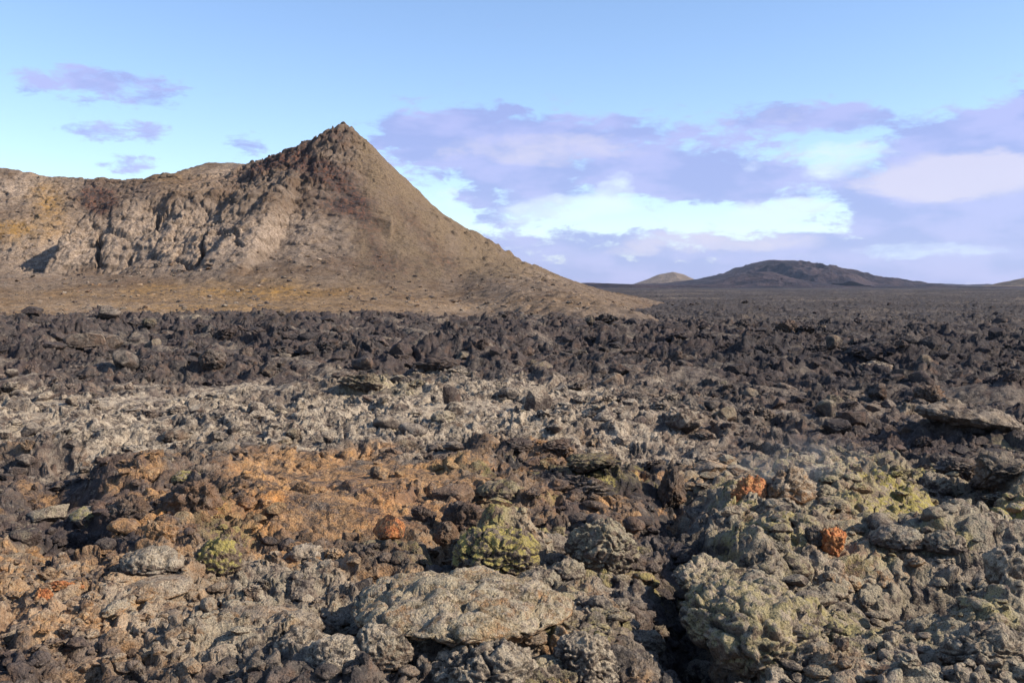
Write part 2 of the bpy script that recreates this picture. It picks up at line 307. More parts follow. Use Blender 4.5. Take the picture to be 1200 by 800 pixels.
def lava_material(name, src, bumps=1.):
    m = bpy.data.materials.new(name); m.use_nodes = True; k = N(m)
    geo = k.n('ShaderNodeNewGeometry'); P = geo.outputs['Position']
    if src == 'object':
        oi = k.n('ShaderNodeObjectInfo'); colr, yel = oi.outputs['Color'], oi.outputs['Alpha']
    else:
        at = k.n('ShaderNodeAttribute', attribute_name='zone', attribute_type='INSTANCER' if src == 'inst' else 'GEOMETRY')
        colr, yel = at.outputs['Color'], at.outputs['Alpha']
    sx = k.n('ShaderNodeSeparateColor', {0: colr}); moss, rust, pale = sx.outputs
    up = k.n('ShaderNodeSeparateXYZ', {0: geo.outputs['Normal']}).outputs[2]
    nA = k.noise(P, .8, 5, .6); nB = k.noise(P, 3.2, 6, .65, .4); nC = k.noise(P, 17, 5, .7); nD = k.noise(P, 75, 3, .7); nE = k.noise(P, .22, 3)
    warp = k.n('ShaderNodeVectorMath', {0: P, 1: (31.7, 12.3, 5.1)}, operation='ADD').outputs[0]
    nF = k.noise(warp, 1.7, 6, .7); nG = k.noise(warp, 6.5, 5, .7)
    # basalt: charcoal, brown and oxidised purple-brown
    c = k.mix(k.ramp(nB, .35, .68), rgb(.036, .032, .031), rgb(.118, .094, .080))
    c = k.mix(k.ramp(nF, .45, .7), c, rgb(.165, .10, .068))
    c = k.mix(k.m('MULTIPLY', k.ramp(nE, .42, .62), .45), c, rgb(.118, .078, .066))
    c = k.mix(k.ramp(nG, .54, .68, 0, .85), c, rgb(.25, .20, .155))
    c = k.mix(k.m('MULTIPLY', k.m('MULTIPLY', rust, -1.), k.ramp(nB, .25, .55, 1., .75), True), c, k.mix(k.ramp(nC, .45, .65), rgb(.022, .020, .022), rgb(.062, .053, .053)))  # negative rust: black lava, and shade painted into the colour
    # rust and ochre clay
    rn = k.m('ADD', k.m('MULTIPLY', nF, .6), k.m('MULTIPLY', nC, .4))
    rf = k.m('MULTIPLY', k.m('MINIMUM', rust, 1.), k.ramp(rn, .40, .56, .06, 1.), True)
    rc = k.mix(k.ramp(nG, .35, .65), rgb(.52, .275, .105), rgb(.35, .20, .10))
    rc = k.mix(k.ramp(nA, .5, .68), rc, rgb(.56, .255, .08))
    rc = k.mix(k.ramp(nC, .52, .72), rc, rgb(.50, .36, .21))
    c = k.mix(rf, c, rc)
    # vivid oxide only where rust is full
    c = k.mix(k.m('MULTIPLY', k.ramp(rust, .95, 1.3), k.ramp(nG, .40, .52, .05, 1.)), c, k.mix(k.ramp(nC, .4, .62), rgb(.42, .135, .055), rgb(.60, .26, .10)))
    # pale lichen crust, more on tops
    upf = k.ramp(up, -.1, .75, .15, 1.)
    pn = k.m('ADD', k.m('MULTIPLY', nB, .55), k.m('MULTIPLY', nC, .45))
    pf = k.m('MULTIPLY', k.m('MULTIPLY', pale, upf), k.ramp(pn, .425, .54, .06, 1.2), True)
    pc = k.mix(k.ramp(nG, .35, .7), rgb(.39, .30, .205), rgb(.60, .485, .35))
    pc = k.mix(k.ramp(nD, .4, .62), k.mix(.35, pc, rgb(.12, .10, .09)), pc)
    c = k.mix(pf, c, pc)
    # woolly moss on upward faces
    mf = k.m('MULTIPLY', k.m('MULTIPLY', moss, k.ramp(up, -.25, .6, .1, 1.)), k.ramp(k.m('ADD', k.m('MULTIPLY', nF, .5), k.m('MULTIPLY', nG, .5)), .455, .55, .0, 1.1), True)
    mc = k.mix(k.ramp(nB, .35, .65), rgb(.43, .358, .25), rgb(.28, .228, .155))
    mc = k.mix(k.ramp(nD, .36, .62), k.mix(.38, mc, rgb(.07, .065, .045)), mc)
    mc = k.mix(k.ramp(nA, .55, .75), mc, rgb(.44, .39, .30))
    c = k.mix(mf, c, mc)
    yf = k.m('MULTIPLY', k.m('MULTIPLY', yel, k.ramp(up, -.3, .5)), k.ramp(nG, .44, .52, .05, 1.), True)
    c = k.mix(yf, c, k.mix(k.ramp(nC, .35, .65), rgb(.40, .315, .085), rgb(.30, .24, .095)))
    # grain
    c = k.mix(k.m('MULTIPLY', k.ramp(nD, .3, .62, .6, 0), k.ramp(nB, .35, .6, 1., .35)), c, rgb(.022, .018, .016))
    pits = k.n('ShaderNodeTexVoronoi', {'Vector': P, 'Scale': 30.}).outputs['Distance']
    c = k.mix(k.ramp(pits, .12, .34, .6, 0), c, rgb(.02, .017, .015))
    h = k.m('ADD', k.m('MULTIPLY', nB, .10), k.m('ADD', k.m('MULTIPLY', nC, .045), k.m('MULTIPLY', nD, .016)))
    h = k.m('ADD', h, k.m('MULTIPLY', pits, .02))
    b = k.n('ShaderNodeBump', {'Height': h, 'Strength': 1. * bumps, 'Distance': 1.})
    bs = k.n('ShaderNodeBsdfPrincipled', {'Base Color': c, 'Roughness': .93, 'Specular IOR Level': .15, 'Normal': b.outputs[0]})
    k.n('ShaderNodeOutputMaterial', {0: bs.outputs[0]})
    return m
M_ground = lava_material('lava_ground', 'geo'); M_rock = lava_material('lava_rock', 'object'); M_rub = lava_material('lava_rubble', 'inst')

def hill_material():
    m = bpy.data.materials.new('hill_rock'); m.use_nodes = True; k = N(m)
    geo = k.n('ShaderNodeNewGeometry'); P = geo.outputs['Position']
    up = k.n('ShaderNodeSeparateXYZ', {0: geo.outputs['Normal']}).outputs[2]
    at = k.n('ShaderNodeAttribute', attribute_name='zone')
    sx = k.n('ShaderNodeSeparateColor', {0: at.outputs['Color']}); orange, dark, pink = sx.outputs; scree = at.outputs['Alpha']
    nA = k.noise(P, .11, 5, .6); nB = k.noise(P, .5, 6, .7, .5); nC = k.noise(P, 2.3, 5, .75); nD = k.noise(P, .9, 5, .75, 1.)
    c = k.mix(k.ramp(nB, .35, .65), rgb(.12, .084, .060), rgb(.205, .152, .112))
    c = k.mix(k.ramp(nA, .48, .62, 0, .75), c, rgb(.115, .072, .045))
    c = k.mix(k.m('MULTIPLY', pink, k.ramp(nD, .36, .56, .15, 1.)), c, k.mix(k.ramp(nC, .35, .65), rgb(.26, .185, .13), rgb(.42, .32, .235)))
    c = k.mix(scree, c, k.mix(k.ramp(nC, .35, .65), rgb(.125, .085, .053), rgb(.185, .132, .083)))
    c = k.mix(k.m('MULTIPLY', orange, k.ramp(nB, .36, .58, .2, 1.)), c, k.mix(k.ramp(nD, .4, .6), rgb(.34, .185, .055), rgb(.25, .15, .06)))
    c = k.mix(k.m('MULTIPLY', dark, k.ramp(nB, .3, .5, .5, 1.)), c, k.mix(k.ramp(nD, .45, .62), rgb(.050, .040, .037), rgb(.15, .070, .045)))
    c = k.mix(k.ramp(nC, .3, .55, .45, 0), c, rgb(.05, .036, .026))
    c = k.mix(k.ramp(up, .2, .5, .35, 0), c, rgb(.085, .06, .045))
    h = k.m('ADD', k.m('MULTIPLY', nD, .4), k.m('MULTIPLY', nC, .3))
    b = k.n('ShaderNodeBump', {'Height': h, 'Strength': .8, 'Distance': 1.})
    bs = k.n('ShaderNodeBsdfPrincipled', {'Base Color': c, 'Roughness': .95, 'Specular IOR Level': .1, 'Normal': b.outputs[0]})
    k.n('ShaderNodeOutputMaterial', {0: bs.outputs[0]}); return m
def far_material(name, c1, c2, sc):
    m = bpy.data.materials.new(name); m.use_nodes = True; k = N(m)
    geo = k.n('ShaderNodeNewGeometry'); P = geo.outputs['Position']
    a = k.noise(P, sc, 8, .7); c = k.mix(k.ramp(a, .4, .6), rgb(*c1), rgb(*c2))
    bp = k.n('ShaderNodeBump', {'Height': k.noise(P, sc * 3, 8, .7), 'Strength': 1., 'Distance': .12 / sc})
    bs = k.n('ShaderNodeBsdfPrincipled', {'Base Color': c, 'Roughness': .95, 'Specular IOR Level': .1, 'Normal': bp.outputs[0]})
    k.n('ShaderNodeOutputMaterial', {0: bs.outputs[0]}); return m

# ------------------------------------------------------------------ ground sheet
ang = np.concatenate([np.linspace(-180, -36, 73)[:-1], np.arange(-36, 36, .07), np.linspace(36, 180, 73)[:-1]])
rad = np.concatenate([[0.02], np.geomspace(.8, 8, 80)[:-1], 8 * 1.0027 ** np.arange(0, int(math.log(130 / 8) / math.log(1.0027))), np.geomspace(130, 1200, 420)[:-1], np.geomspace(1200, 9000, 90)])
A, D = np.meshgrid(np.radians(ang), rad)
X, Y = D * np.sin(A), D * np.cos(A)
Z = ground_h(X, Y)
Z = np.where(Y < 3, Z * .3, Z)
Z = Z * (1 - .9 * sst(1500, 6000, D)) + np.where(D > 1500, -1.6, 0)
inside = (Y > 100) & (Y < 345) & (X > -300) & (X < 60)
Hh = np.full(X.shape, -99.); Hh[inside] = hill_base(X[inside], Y[inside])
Z = np.where(Hh > -.9, np.minimum(Z, Hh - 1.3), Z)
nr = (D > 3) & (D < 900); fa = sst(25, 70, D[nr]); sc_ = .32 + .5 * fa
xs_, ys_, zs_ = X[nr], Y[nr], Z[nr]
am = (.10 + .22 * fa) * (1 - .7 * styles(xs_, ys_)[0])
Y[nr] += am * fbm(xs_ / sc_, zs_ / sc_ * 1.3 + ys_ * .25 / sc_, 3, 401); X[nr] += am * fbm(ys_ / sc_ + 9, zs_ / sc_ * 1.3 + xs_ * .25 / sc_, 3, 402)
me = mesh_np('ground', np.stack([X, Y, Z], -1).reshape(-1, 3), grid_quads(*X.shape, wrap=True))
zz = zones(X.ravel(), Y.ravel())
Dr = D.ravel(); near = sst(150, 100, Dr)
zz = [q * near for q in zz]
pl = fbm(X.ravel() / 60, Y.ravel() / 25, 4, 91)
zz[1] = zz[1] - (1 - near) * np.clip(1.0 - 1.0 * pl, 0, .95)  # far plain darkened in colour for cloud shadow and its rough self-shadow
zz[2] = zz[2] + (1 - near) * np.clip(-.05 + .5 * pl, 0, .3) * sst(1500, 500, Dr); zz[0] = zz[0] + (1 - near) * .08 * sst(900, 300, Dr)
col_attr(me, np.stack(zz, -1))
put('ground', me, M_ground, kind='structure')

# ------------------------------------------------------------------ hill
hx = np.concatenate([np.linspace(-290, -142, 110)[:-1], np.arange(-142, 45, .27), np.linspace(45, 75, 25)])
hy = np.concatenate([np.arange(104, 150, .35), np.arange(150, 284, .27), np.linspace(284, 360, 60)])
X2, Y2 = np.meshgrid(hx, hy); Z2 = hill_h(X2, Y2)
lv = sst(2, 8, Z2) * (1 - .5 * sst(-44, -20, X2))
Yd = Y2 + lv * 1.5 * fbm(X2 / 4.5, Z2 / 2.2 + Y2 * .08, 4, 403, .6); Xd = X2 + lv * .6 * fbm(Y2 / 4 + 9, Z2 / 2.5, 3, 404, .6)
xr, yr, zr = X2.ravel(), Y2.ravel(), Z2.ravel(); X2, Y2 = Xd, Yd
me = mesh_np('hill', np.stack([X2, Y2, Z2], -1).reshape(-1, 3), grid_quads(*X2.shape))
ux = 600 + F * xr / (yr * cp + (CAMH - zr) * sp); uy = 400 - F * ((zr - CAMH) * cp + yr * sp) / (yr * cp - (zr - CAMH) * sp)
wv = fbm(xr / 8, yr / 8, 4, 93); ux2 = ux + 14 * wv; uy2 = uy + 10 * wv
def zb(*a): return blob(ux2, uy2, *a)
orange = .30 * zb(120, 355, 500, 16, 0, 2) + .6 * zb(270, 340, 170, 9) + .35 * zb(260, 362, 170, 6) + 1.1 * zb(58, 238, 16, 24, -20) + 1.1 * zb(8, 270, 50, 11) + .12 * zb(560, 360, 150, 10) + .45 * zb(220, 212, 40, 10) + .15 * zb(690, 352, 60, 12) + .35 * zb(330, 340, 60, 12)
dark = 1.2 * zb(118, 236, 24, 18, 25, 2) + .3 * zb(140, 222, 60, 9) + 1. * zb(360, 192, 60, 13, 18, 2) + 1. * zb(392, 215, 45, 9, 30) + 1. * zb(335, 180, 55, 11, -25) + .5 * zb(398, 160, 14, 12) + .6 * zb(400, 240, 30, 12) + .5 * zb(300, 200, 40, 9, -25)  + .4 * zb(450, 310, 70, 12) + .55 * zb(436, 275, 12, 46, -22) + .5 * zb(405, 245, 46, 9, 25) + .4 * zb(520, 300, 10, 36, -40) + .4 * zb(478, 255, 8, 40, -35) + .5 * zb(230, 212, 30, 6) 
pinkz = .8 * zb(190, 280, 130, 40, 0, 2) + .7 * zb(40, 290, 60, 40, 0, 2) + 1.0 * zb(25, 222, 60, 18) + 1.3 * zb(255, 208, 36, 9, -12) + .5 * zb(350, 270, 60, 30) + .55 * zb(120, 360, 160, 8) + .5 * zb(560, 360, 120, 8) + .3 * zb(500, 290, 60, 20) + .3 * zb(640, 322, 50, 8)
scr = .9 * sst(400, 440, ux2) * sst(335, 310, uy2) + .4 * zb(480, 320, 120, 20)
pinkz = np.clip(pinkz, 0, 1); flow = fbm(xr / 3, yr / 14, 3, 95)
scr = np.clip(scr * (1 + flow), 0, 1)
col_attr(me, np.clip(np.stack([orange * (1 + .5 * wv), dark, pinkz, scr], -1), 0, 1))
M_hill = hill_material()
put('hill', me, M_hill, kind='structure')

# ------------------------------------------------------------------ distant hills
def far_hill(prof, dist, depth, mat, seed, amp=.1):
    P_ = [W(px, py, dist) for px, py in prof]
    xs = np.array([p[0] for p in P_]); zs = np.array([p[2] for p in P_])
    gx = np.linspace(xs[0], xs[-1], 420); gy = np.linspace(dist - depth, dist + depth, 160)
    X, Y = np.meshgrid(gx, gy); top = np.interp(X, xs, zs); H = zs.max()
    t = np.abs(Y - dist - depth * .25 * fbm(X / H / 3, X * 0, 2, seed)) / depth
    Z = (top + 6) * np.clip(1 - t, 0, 1) ** 1.1 - 8
    Z = Z + H * amp * 1.15 * np.clip(top / H, 0.05, 1) * ridg(X / H / 1.6, Y / H / 2.2, 5, seed + 3) * sst(0, .35, t) * sst(1, .8, t) + H * .03 * fbm(X / H * 2, Y / H * 2, 4, seed + 5) * sst(1, .8, t)
    put('distant_hill', mesh_np('distant_hill', np.stack([X, Y, Z], -1).reshape(-1, 3), grid_quads(*X.shape)), mat, kind='structure')
M_far = far_material('dark_mountain', (.020, .016, .020), (.062, .042, .042), .012)
M_far2 = far_material('tan_cone', (.15, .11, .075), (.22, .16, .11), .012)
far_hill([(680, 335), (780, 331), (820, 326), (855, 318), (880, 308), (897, 304), (925, 305), (950, 309), (968, 310), (990, 316), (1015, 322.5), (1045, 330), (1065, 333), (1085, 336)], 3600, 700, M_far, 201, .30)
far_hill([(800, 335), (840, 329), (865, 322), (885, 318), (905, 317), (925, 324), (960, 331), (1000, 335)], 2700, 250, M_far, 211, .2)
far_hill([(738, 334), (755, 328), (772, 321), (788, 318), (803, 321), (820, 329), (840, 334)], 4300, 350, M_far2, 221, .04)
far_hill([(1030, 335), (1060, 332.5), (1085, 331), (1110, 332), (1135, 333), (1160, 332), (1168, 335)], 5000, 300, M_far, 231)
far_hill([(1172, 336), (1185, 333), (1198, 327), (1240, 312), (1330, 300), (1420, 335)], 2400, 250, M_far2, 241)
far_hill([(560, 336), (650, 331), (690, 330), (760, 332.5), (840, 333), (930, 334), (1100, 334.5), (1400, 334), (1700, 336)], 2100, 120, M_far, 251, .1)

# ------------------------------------------------------------------ rocks
import bmesh
_ico = {}
def ico(n):
    if n not in _ico:
        bm = bmesh.new(); bmesh.ops.create_icosphere(bm, subdivisions=n, radius=1)
        _ico[n] = (np.array([v.co[:] for v in bm.verts]), np.array([[v.index for v in f.verts] for f in bm.faces])); bm.free()
    return _ico[n]
def rock_mesh(seed, kind='clinker', n=4, scale=(1, 1, 1), name=None):
    v, f = ico(n); p = v.copy(); r = np.random.default_rng(seed); off = r.random(3) * 50
    if kind in ('clinker', 'block', 'slab'):
        for _ in range(16 if kind == 'block' else 11):
            nn = r.normal(size=3); nn /= np.linalg.norm(nn); lim = r.uniform(.48, .85)
            dd = p @ nn; p = p - np.maximum(dd - lim, 0)[:, None] * nn * .93
        q = v * .9 + off
        a = {'clinker': (.22, .20), 'block': (.10, .08), 'slab': (.12, .05)}[kind]
        rr = 1 + a[0] * f3(q * 1.7, 3, seed) + a[1] * (np.abs(f3(q * 4.1, 3, seed + 9, .6)) * 2.2 - .35)
        if kind == 'clinker':
            rr = rr + .10 * (np.abs(f3(q * 7.5, 2, seed + 21, .6)) * 2.2 - .3)
            f1, f2 = w3(q * 3.0, seed); rr = rr - .20 * sst(.16, 0, f2 - f1) + .14 * (.5 - f1)
        p = p * rr[:, None]
        p += .035 * np.stack([f3(q * 8 + 9 * i, 2, seed + i) for i in range(3)], 1) * (1.5 if kind == 'clinker' else .8)
    else:
        sc_ = np.array(scale); gm = np.prod(sc_) ** (1 / 3); q = v * (sc_ / gm) + off
        q = q + .22 * np.stack([f3(q * 2.3, 2, seed + 60 + i) for i in range(3)], 1)
        rr = 1 + .34 * f3(q * 1.0, 2, seed)
        f1, f2 = w3(q * 2.2 + .35 * np.stack([n3(q * 3, seed + i) for i in range(3)], 1), seed)
        rr = rr + (.18 if kind == 'moss' else .08) * (.55 - f1) * (.6 + 1.4 * f3(q * 1.6, 1, seed + 2)) - .05 * sst(.08, 0, f2 - f1)
        g1, g2 = w3(q * 5.5, seed + 5); rr = rr + (.11 if kind == 'moss' else .05) * (.5 - g1)
        g1, g2 = w3(q * 11, seed + 6); rr = rr + (.05 if kind == 'moss' else .025) * (.5 - g1)
        c1, c2 = w3(q * 1.3, seed + 8); rr = rr - .16 * sst(.07, .0, c2 - c1) - .10 * sst(.35, .6, f3(q * 2.7, 2, seed + 10) * 2)
        rr = rr + .10 * f3(q * 4, 4, seed + 4, .68)
        nn = v / sc_; nn /= np.linalg.norm(nn, axis=1)[:, None]
        p = v * sc_ + nn * ((rr - 1) * (gm * .6 + sc_.min() * .4))[:, None]
        p[:, 2] = np.where(p[:, 2] < 0, p[:, 2] * .7, p[:, 2]); scale = (1, 1, 1)
    p = p * np.array(scale)
    return mesh_np(name or 'rock', p, f, True)

def ground_at(x, y):
    x = np.atleast_1d(np.float64(x)); y = np.atleast_1d(np.float64(y))
    return ground_h(x, y)
def zone_at(x, y, jit=0):
    z = zones(np.atleast_1d(np.float64(x)), np.atleast_1d(np.float64(y))); return [float(k[0]) for k in z]
count = 0
def locate(px, py):               # first hit of the sight line on the smooth lava surface
    t = np.geomspace(6, 140, 1500); r = ray(px, py); x, y = r[0] * t, r[1] * t
    k = np.argmax(ground_macro(x, y) + .05 > CAMH + r[2] * t); return float(x[k]), float(y[k])
def boulder(px, py, w, h, kind, col, label, cat='boulder', name='boulder', dep=.8, tilt=0, seed=None, group=None, sink=.5, n=5, yaw=None):
    global count; count += 1; seed = seed or 1000 + count
    x, y = locate(px, py); y += w / F * y * dep * .35
    mpp = y / F
    sx, sz = w * mpp / 2, h * mpp / 2
    zb_ = float(ground_macro(np.array([x]), np.array([y]))[0])
    me = rock_mesh(seed, kind, n, (sx * 1.12, sx * dep * 1.1, sz * 1.25), name)
    o = put(name, me, M_rock, label, cat, group)
    o.location = (x, y, zb_ + sz * (1 - sink)); o.rotation_euler = (R(random.uniform(-6, 6)), R(tilt), R(random.uniform(-12, 12) if yaw is None else yaw))
    o.color = col; PLACED.append((x, y, sx)); return o
PLACED = []
random.seed(5)
RU = (0, 1.4, 0, 0)
boulder(457, 630, 46, 30, 'block', RU, 'bright orange lump lying alone on the flat ochre ground, its shadow beside it', dep=.7, sink=.1)
boulder(884, 592, 46, 40, 'clinker', (.1, 1.4, 0, 0), 'vivid orange boulder leaning against the pale pointed boulder on the mossy slope')
boulder(930, 592, 58, 50, 'moss', (.3, .55, .7, 0), 'pale tan pointed boulder right of the vivid orange one')
boulder(836, 556, 52, 24, 'block', (0, .9, .5, 0), 'pale orange lump on the rim of the dark gully beyond the mossy slope')
boulder(979, 650, 36, 38, 'clinker', RU, 'orange red boulder half sunk in the grey mossy slope on the right')
boulder(958, 646, 34, 34, 'clinker', (.4, 0, .1, 0), 'dark mossy boulder touching the orange red one on its left')
boulder(172, 672, 74, 34, 'round', (.35, 0, .9, 0), 'smooth pale grey boulder bedded above a flat ochre slab at the left')
boulder(170, 694, 84, 22, 'slab', (.3, .5, .6, 0), 'flat ochre and green slab just below the smooth pale grey boulder')
boulder(290, 742, 120, 44, 'slab', (.15, .55, .55, 0), 'long brown slab with an ochre top and a black gap under its edge', dep=.9, sink=.0)
boulder(338, 744, 66, 32, 'round', (.2, .1, .7, 0), 'grey rounded block at the right end of the long brown slab', sink=.05)
boulder(352, 768, 64, 38, 'round', (.35, .15, .9, 0), 'pale grey boulder left of the black hole')
boulder(388, 792, 74, 46, 'round', (.4, .05, .9, 0), 'rounded grey boulder in front of the black hole')
boulder(446, 782, 64, 54, 'moss', (.5, .05, .95, 0), 'pale crusted boulder right of the black hole')
boulder(535, 748, 235, 48, 'round', (.35, .7, .9, .15), 'broad low grey dome of crusted lava, largest rock in the foreground', dep=1.3, sink=.95, n=6, seed=77)
boulder(566, 812, 112, 66, 'moss', (.35, 0, .8, 0), 'knobbly dark grey boulder at the bottom edge in front of the broad dome', n=6)
boulder(640, 812, 80, 40, 'moss', (.6, .1, .6, .2), 'pale mossy boulder at the bottom edge right of the knobbly one')
boulder(582, 678, 96, 54, 'moss', (.5, 0, .2, .95), 'lumpy boulder covered in yellow green moss at the centre', n=6)
boulder(708, 676, 78, 64, 'moss', (.95, 0, .4, .1), 'tall rounded green grey mossy boulder with its left side in shadow', n=6, sink=.15)
boulder(665, 684, 40, 34, 'moss', (.9, 0, .6, 0), 'small round mossy boulder left of the tall green grey one')
boulder(632, 694, 50, 32, 'moss', (.9, 0, .5, 0), 'pale mossy cushion between the yellow lump and the small round boulder')
boulder(612, 732, 58, 40, 'moss', (.3, .2, .4, 0), 'brown knobbly boulder at the right edge of the broad dome')
boulder(702, 722, 46, 30, 'round', (.5, .6, .5, 0), 'rounded boulder with an orange patch on top, below the tall green grey one')
boulder(728, 738, 44, 20, 'round', (.8, 0, .5, 0), 'flat mossy stone beside the yellow moss patch')
boulder(686, 806, 70, 72, 'moss', (.4, 0, .85, 0), 'upright grey crusted boulder at the bottom edge', n=6)
boulder(750, 742, 44, 34, 'block', (0, .1, .15, 0), 'dark angular block above the small mossy stones')
boulder(758, 764, 40, 32, 'round', (.7, .1, .6, 0), 'oval greenish stone below the dark angular block')
boulder(226, 604, 76, 58, 'clinker', (.0, .18, .05, 0), 'large dark red brown clinker boulder above the ochre lumps at the left')
boulder(214, 570, 34, 16, 'round', (.4, 0, .8, .8), 'small pale stone with a yellow top above the dark red brown boulder')
boulder(252, 668, 50, 46, 'moss', (.3, .1, .1, 1), 'round cushion of yellow green moss beside a black hollow')
boulder(106, 612, 62, 22, 'slab', (.5, 0, .8, .7), 'pale ledge with a yellow mossy lip over the black hollow', sink=.2, dep=.9, tilt=-8)
boulder(50, 610, 60, 20, 'slab', (.5, 0, .7, .1), 'pale grey ledge tilting up left of the yellow lipped one', tilt=-14, sink=0)
boulder(150, 616, 50, 36, 'clinker', (0, .15, .1, 0), 'dark brown boulder right of the black hollow')
boulder(186, 640, 46, 40, 'clinker', (0, .75, .3, 0), 'ochre brown cracked lump in front of the dark red brown boulder')
boulder(66, 688, 48, 12, 'clinker', RU, 'thin bar of orange clinker on dark rubble at the left')
boulder(46, 710, 28, 26, 'clinker', (0, 1.3, 0, 0), 'small orange brown lump in front of the thin orange bar')
boulder(68, 662, 20, 18, 'clinker', (0, .95, 0, 0), 'tiny orange stone at the edge of the black hollow')
boulder(534, 590, 54, 30, 'block', (0, .25, .1, 0), 'dark brown angular boulder with one orange side behind the orange lump')
boulder(496, 610, 30, 26, 'clinker', (0, .1, 0, 0), 'small dark rock just right of the orange lump')
boulder(546, 626, 54, 46, 'clinker', (0, .08, 0, 0), 'dark purple brown crag above the yellow mossy boulder')
boulder(524, 640, 26, 34, 'round', (0, .2, .1, 0), 'upright brown stone at the left foot of the purple brown crag')
boulder(588, 588, 52, 24, 'moss', (.5, .1, .3, .3), 'low green mossy dome beside the dark brown angular boulder')
boulder(608, 534, 42, 17, 'clinker', (0, 0, .05, 0), 'left one of two black outcrops above the orange strip')
boulder(651, 536, 48, 20, 'clinker', (0, 0, .05, 0), 'right one of two black outcrops above the orange strip')
boulder(690, 556, 60, 22, 'clinker', (0, 0, .1, .3), 'long dark outcrop below the orange strip')
boulder(680, 582, 80, 26, 'clinker', (0, .05, .1, 0), 'black crumbling ledge in shade near the steam')
boulder(788, 594, 44, 52, 'clinker', (0, .15, .05, 0), 'tall dark crag standing over the shaded gully')
boulder(356, 662, 50, 26, 'round', (.2, .2, .7, 0), 'low grey stone on the ochre flat left of the small block')
boulder(396, 664, 36, 18, 'block', (0, .2, .3, 0), 'small dark block standing on the ochre flat with a sharp shadow')
boulder(546, 698, 30, 24, 'block', (0, .15, .1, 0), 'maroon stone at the upper edge of the broad dome')
boulder(905, 768, 165, 92, 'moss', (.8, .15, .85, .4), 'huge mossy mound, yellow at its left edge, in the lower right', n=6, tilt=14, seed=96, sink=.9, dep=1.2)
boulder(872, 706, 140, 40, 'moss', (.75, .1, .8, .2), 'long pale mossy ridge just above the huge mound', n=6, tilt=16, sink=.6)
boulder(858, 796, 44, 50, 'round', (.2, .35, .2, 0), 'reddish egg shaped boulder at the left foot of the huge mound')
boulder(822, 812, 46, 40, 'round', (.6, 0, .6, 0), 'grey mossy boulder at the bottom edge left of the reddish one')
boulder(1168, 788, 96, 60, 'moss', (.6, 0, .7, 0), 'large grey mossy boulder in the lower right corner', n=6)
boulder(1092, 752, 60, 38, 'moss', (.8, 0, .6, 0), 'mossy boulder left of the large one in the lower right corner')
boulder(1196, 690, 60, 60, 'moss', (.5, 0, .9, 0), 'pale crusted boulder cut by the right edge above a deep shadow')
boulder(1060, 652, 62, 30, 'moss', (.8, 0, .5, 0), 'green grey boulder with a shaded left side below the yellow moss')
boulder(1116, 656, 54, 26, 'moss', (.7, 0, .6, 0), 'round boulder just below the yellow mossy flat')
boulder(1100, 580, 40, 26, 'moss', (.8, 0, .7, 0), 'round pale boulder above the yellow mossy flat')
boulder(1178, 572, 74, 44, 'clinker', (.3, -.3, .2, 0), 'big dark overhanging block at the right edge, in shade')
boulder(1130, 562, 60, 34, 'clinker', (.1, 0, .15, 0), 'dark crag left of the big overhanging block')
boulder(1150, 506, 110, 24, 'moss', (.1, .05, .45, 0), 'long pale ledge sloping down to the right in the dark lava', tilt=9, sink=1.5)
boulder(1092, 474, 40, 26, 'clinker', (0, .1, .1, 0), 'dark hooded rock over a black cave in the right of the lava field')
boulder(1030, 436, 40, 12, 'moss', (0, 0, .7, 0), 'pale slab lying in the black lava on the right')
boulder(96, 410, 44, 20, 'slab', (0, .05, .35, 0), 'left plate of a split smooth grey slab in the lava belt', seed=301, dep=.5, sink=0)
boulder(130, 410, 26, 18, 'slab', (0, .05, .35, 0), 'right plate of a split smooth grey slab in the lava belt', seed=302, dep=.5, sink=0)
boulder(124, 372, 40, 14, 'slab', (0, 0, .35, 0), 'flat grey block on the crest of the lava belt')
boulder(146, 362, 24, 14, 'clinker', (0, .1, 0, 0), 'dark knob standing highest on the crest of the lava belt')
boulder(247, 432, 28, 24, 'round', (0, 0, .15, 0), 'smooth charcoal ball of lava in the left of the belt')
boulder(420, 462, 46, 26, 'clinker', (.1, 0, .4, .2), 'pale rimmed rock with a dark mouth at the front of the lava belt')
boulder(515, 440, 60, 22, 'clinker', (0, 0, 0, 0), 'black crag with a dark recess in the middle of the belt')
boulder(528, 474, 22, 34, 'block', (0, 0, .1, 0), 'narrow upright rock face casting a tall black shadow')
boulder(925, 392, 30, 18, 'clinker', (0, .1, 0, 0), 'dark block on the skyline of the lava right of the hill foot')
boulder(720, 452, 34, 22, 'block', (0, .1, .45, 0), 'pale faced block in the middle of the dark lava')
boulder(630, 478, 30, 32, 'block', (0, 0, .7, 0), 'tall pale grey block where the lava turns grey')

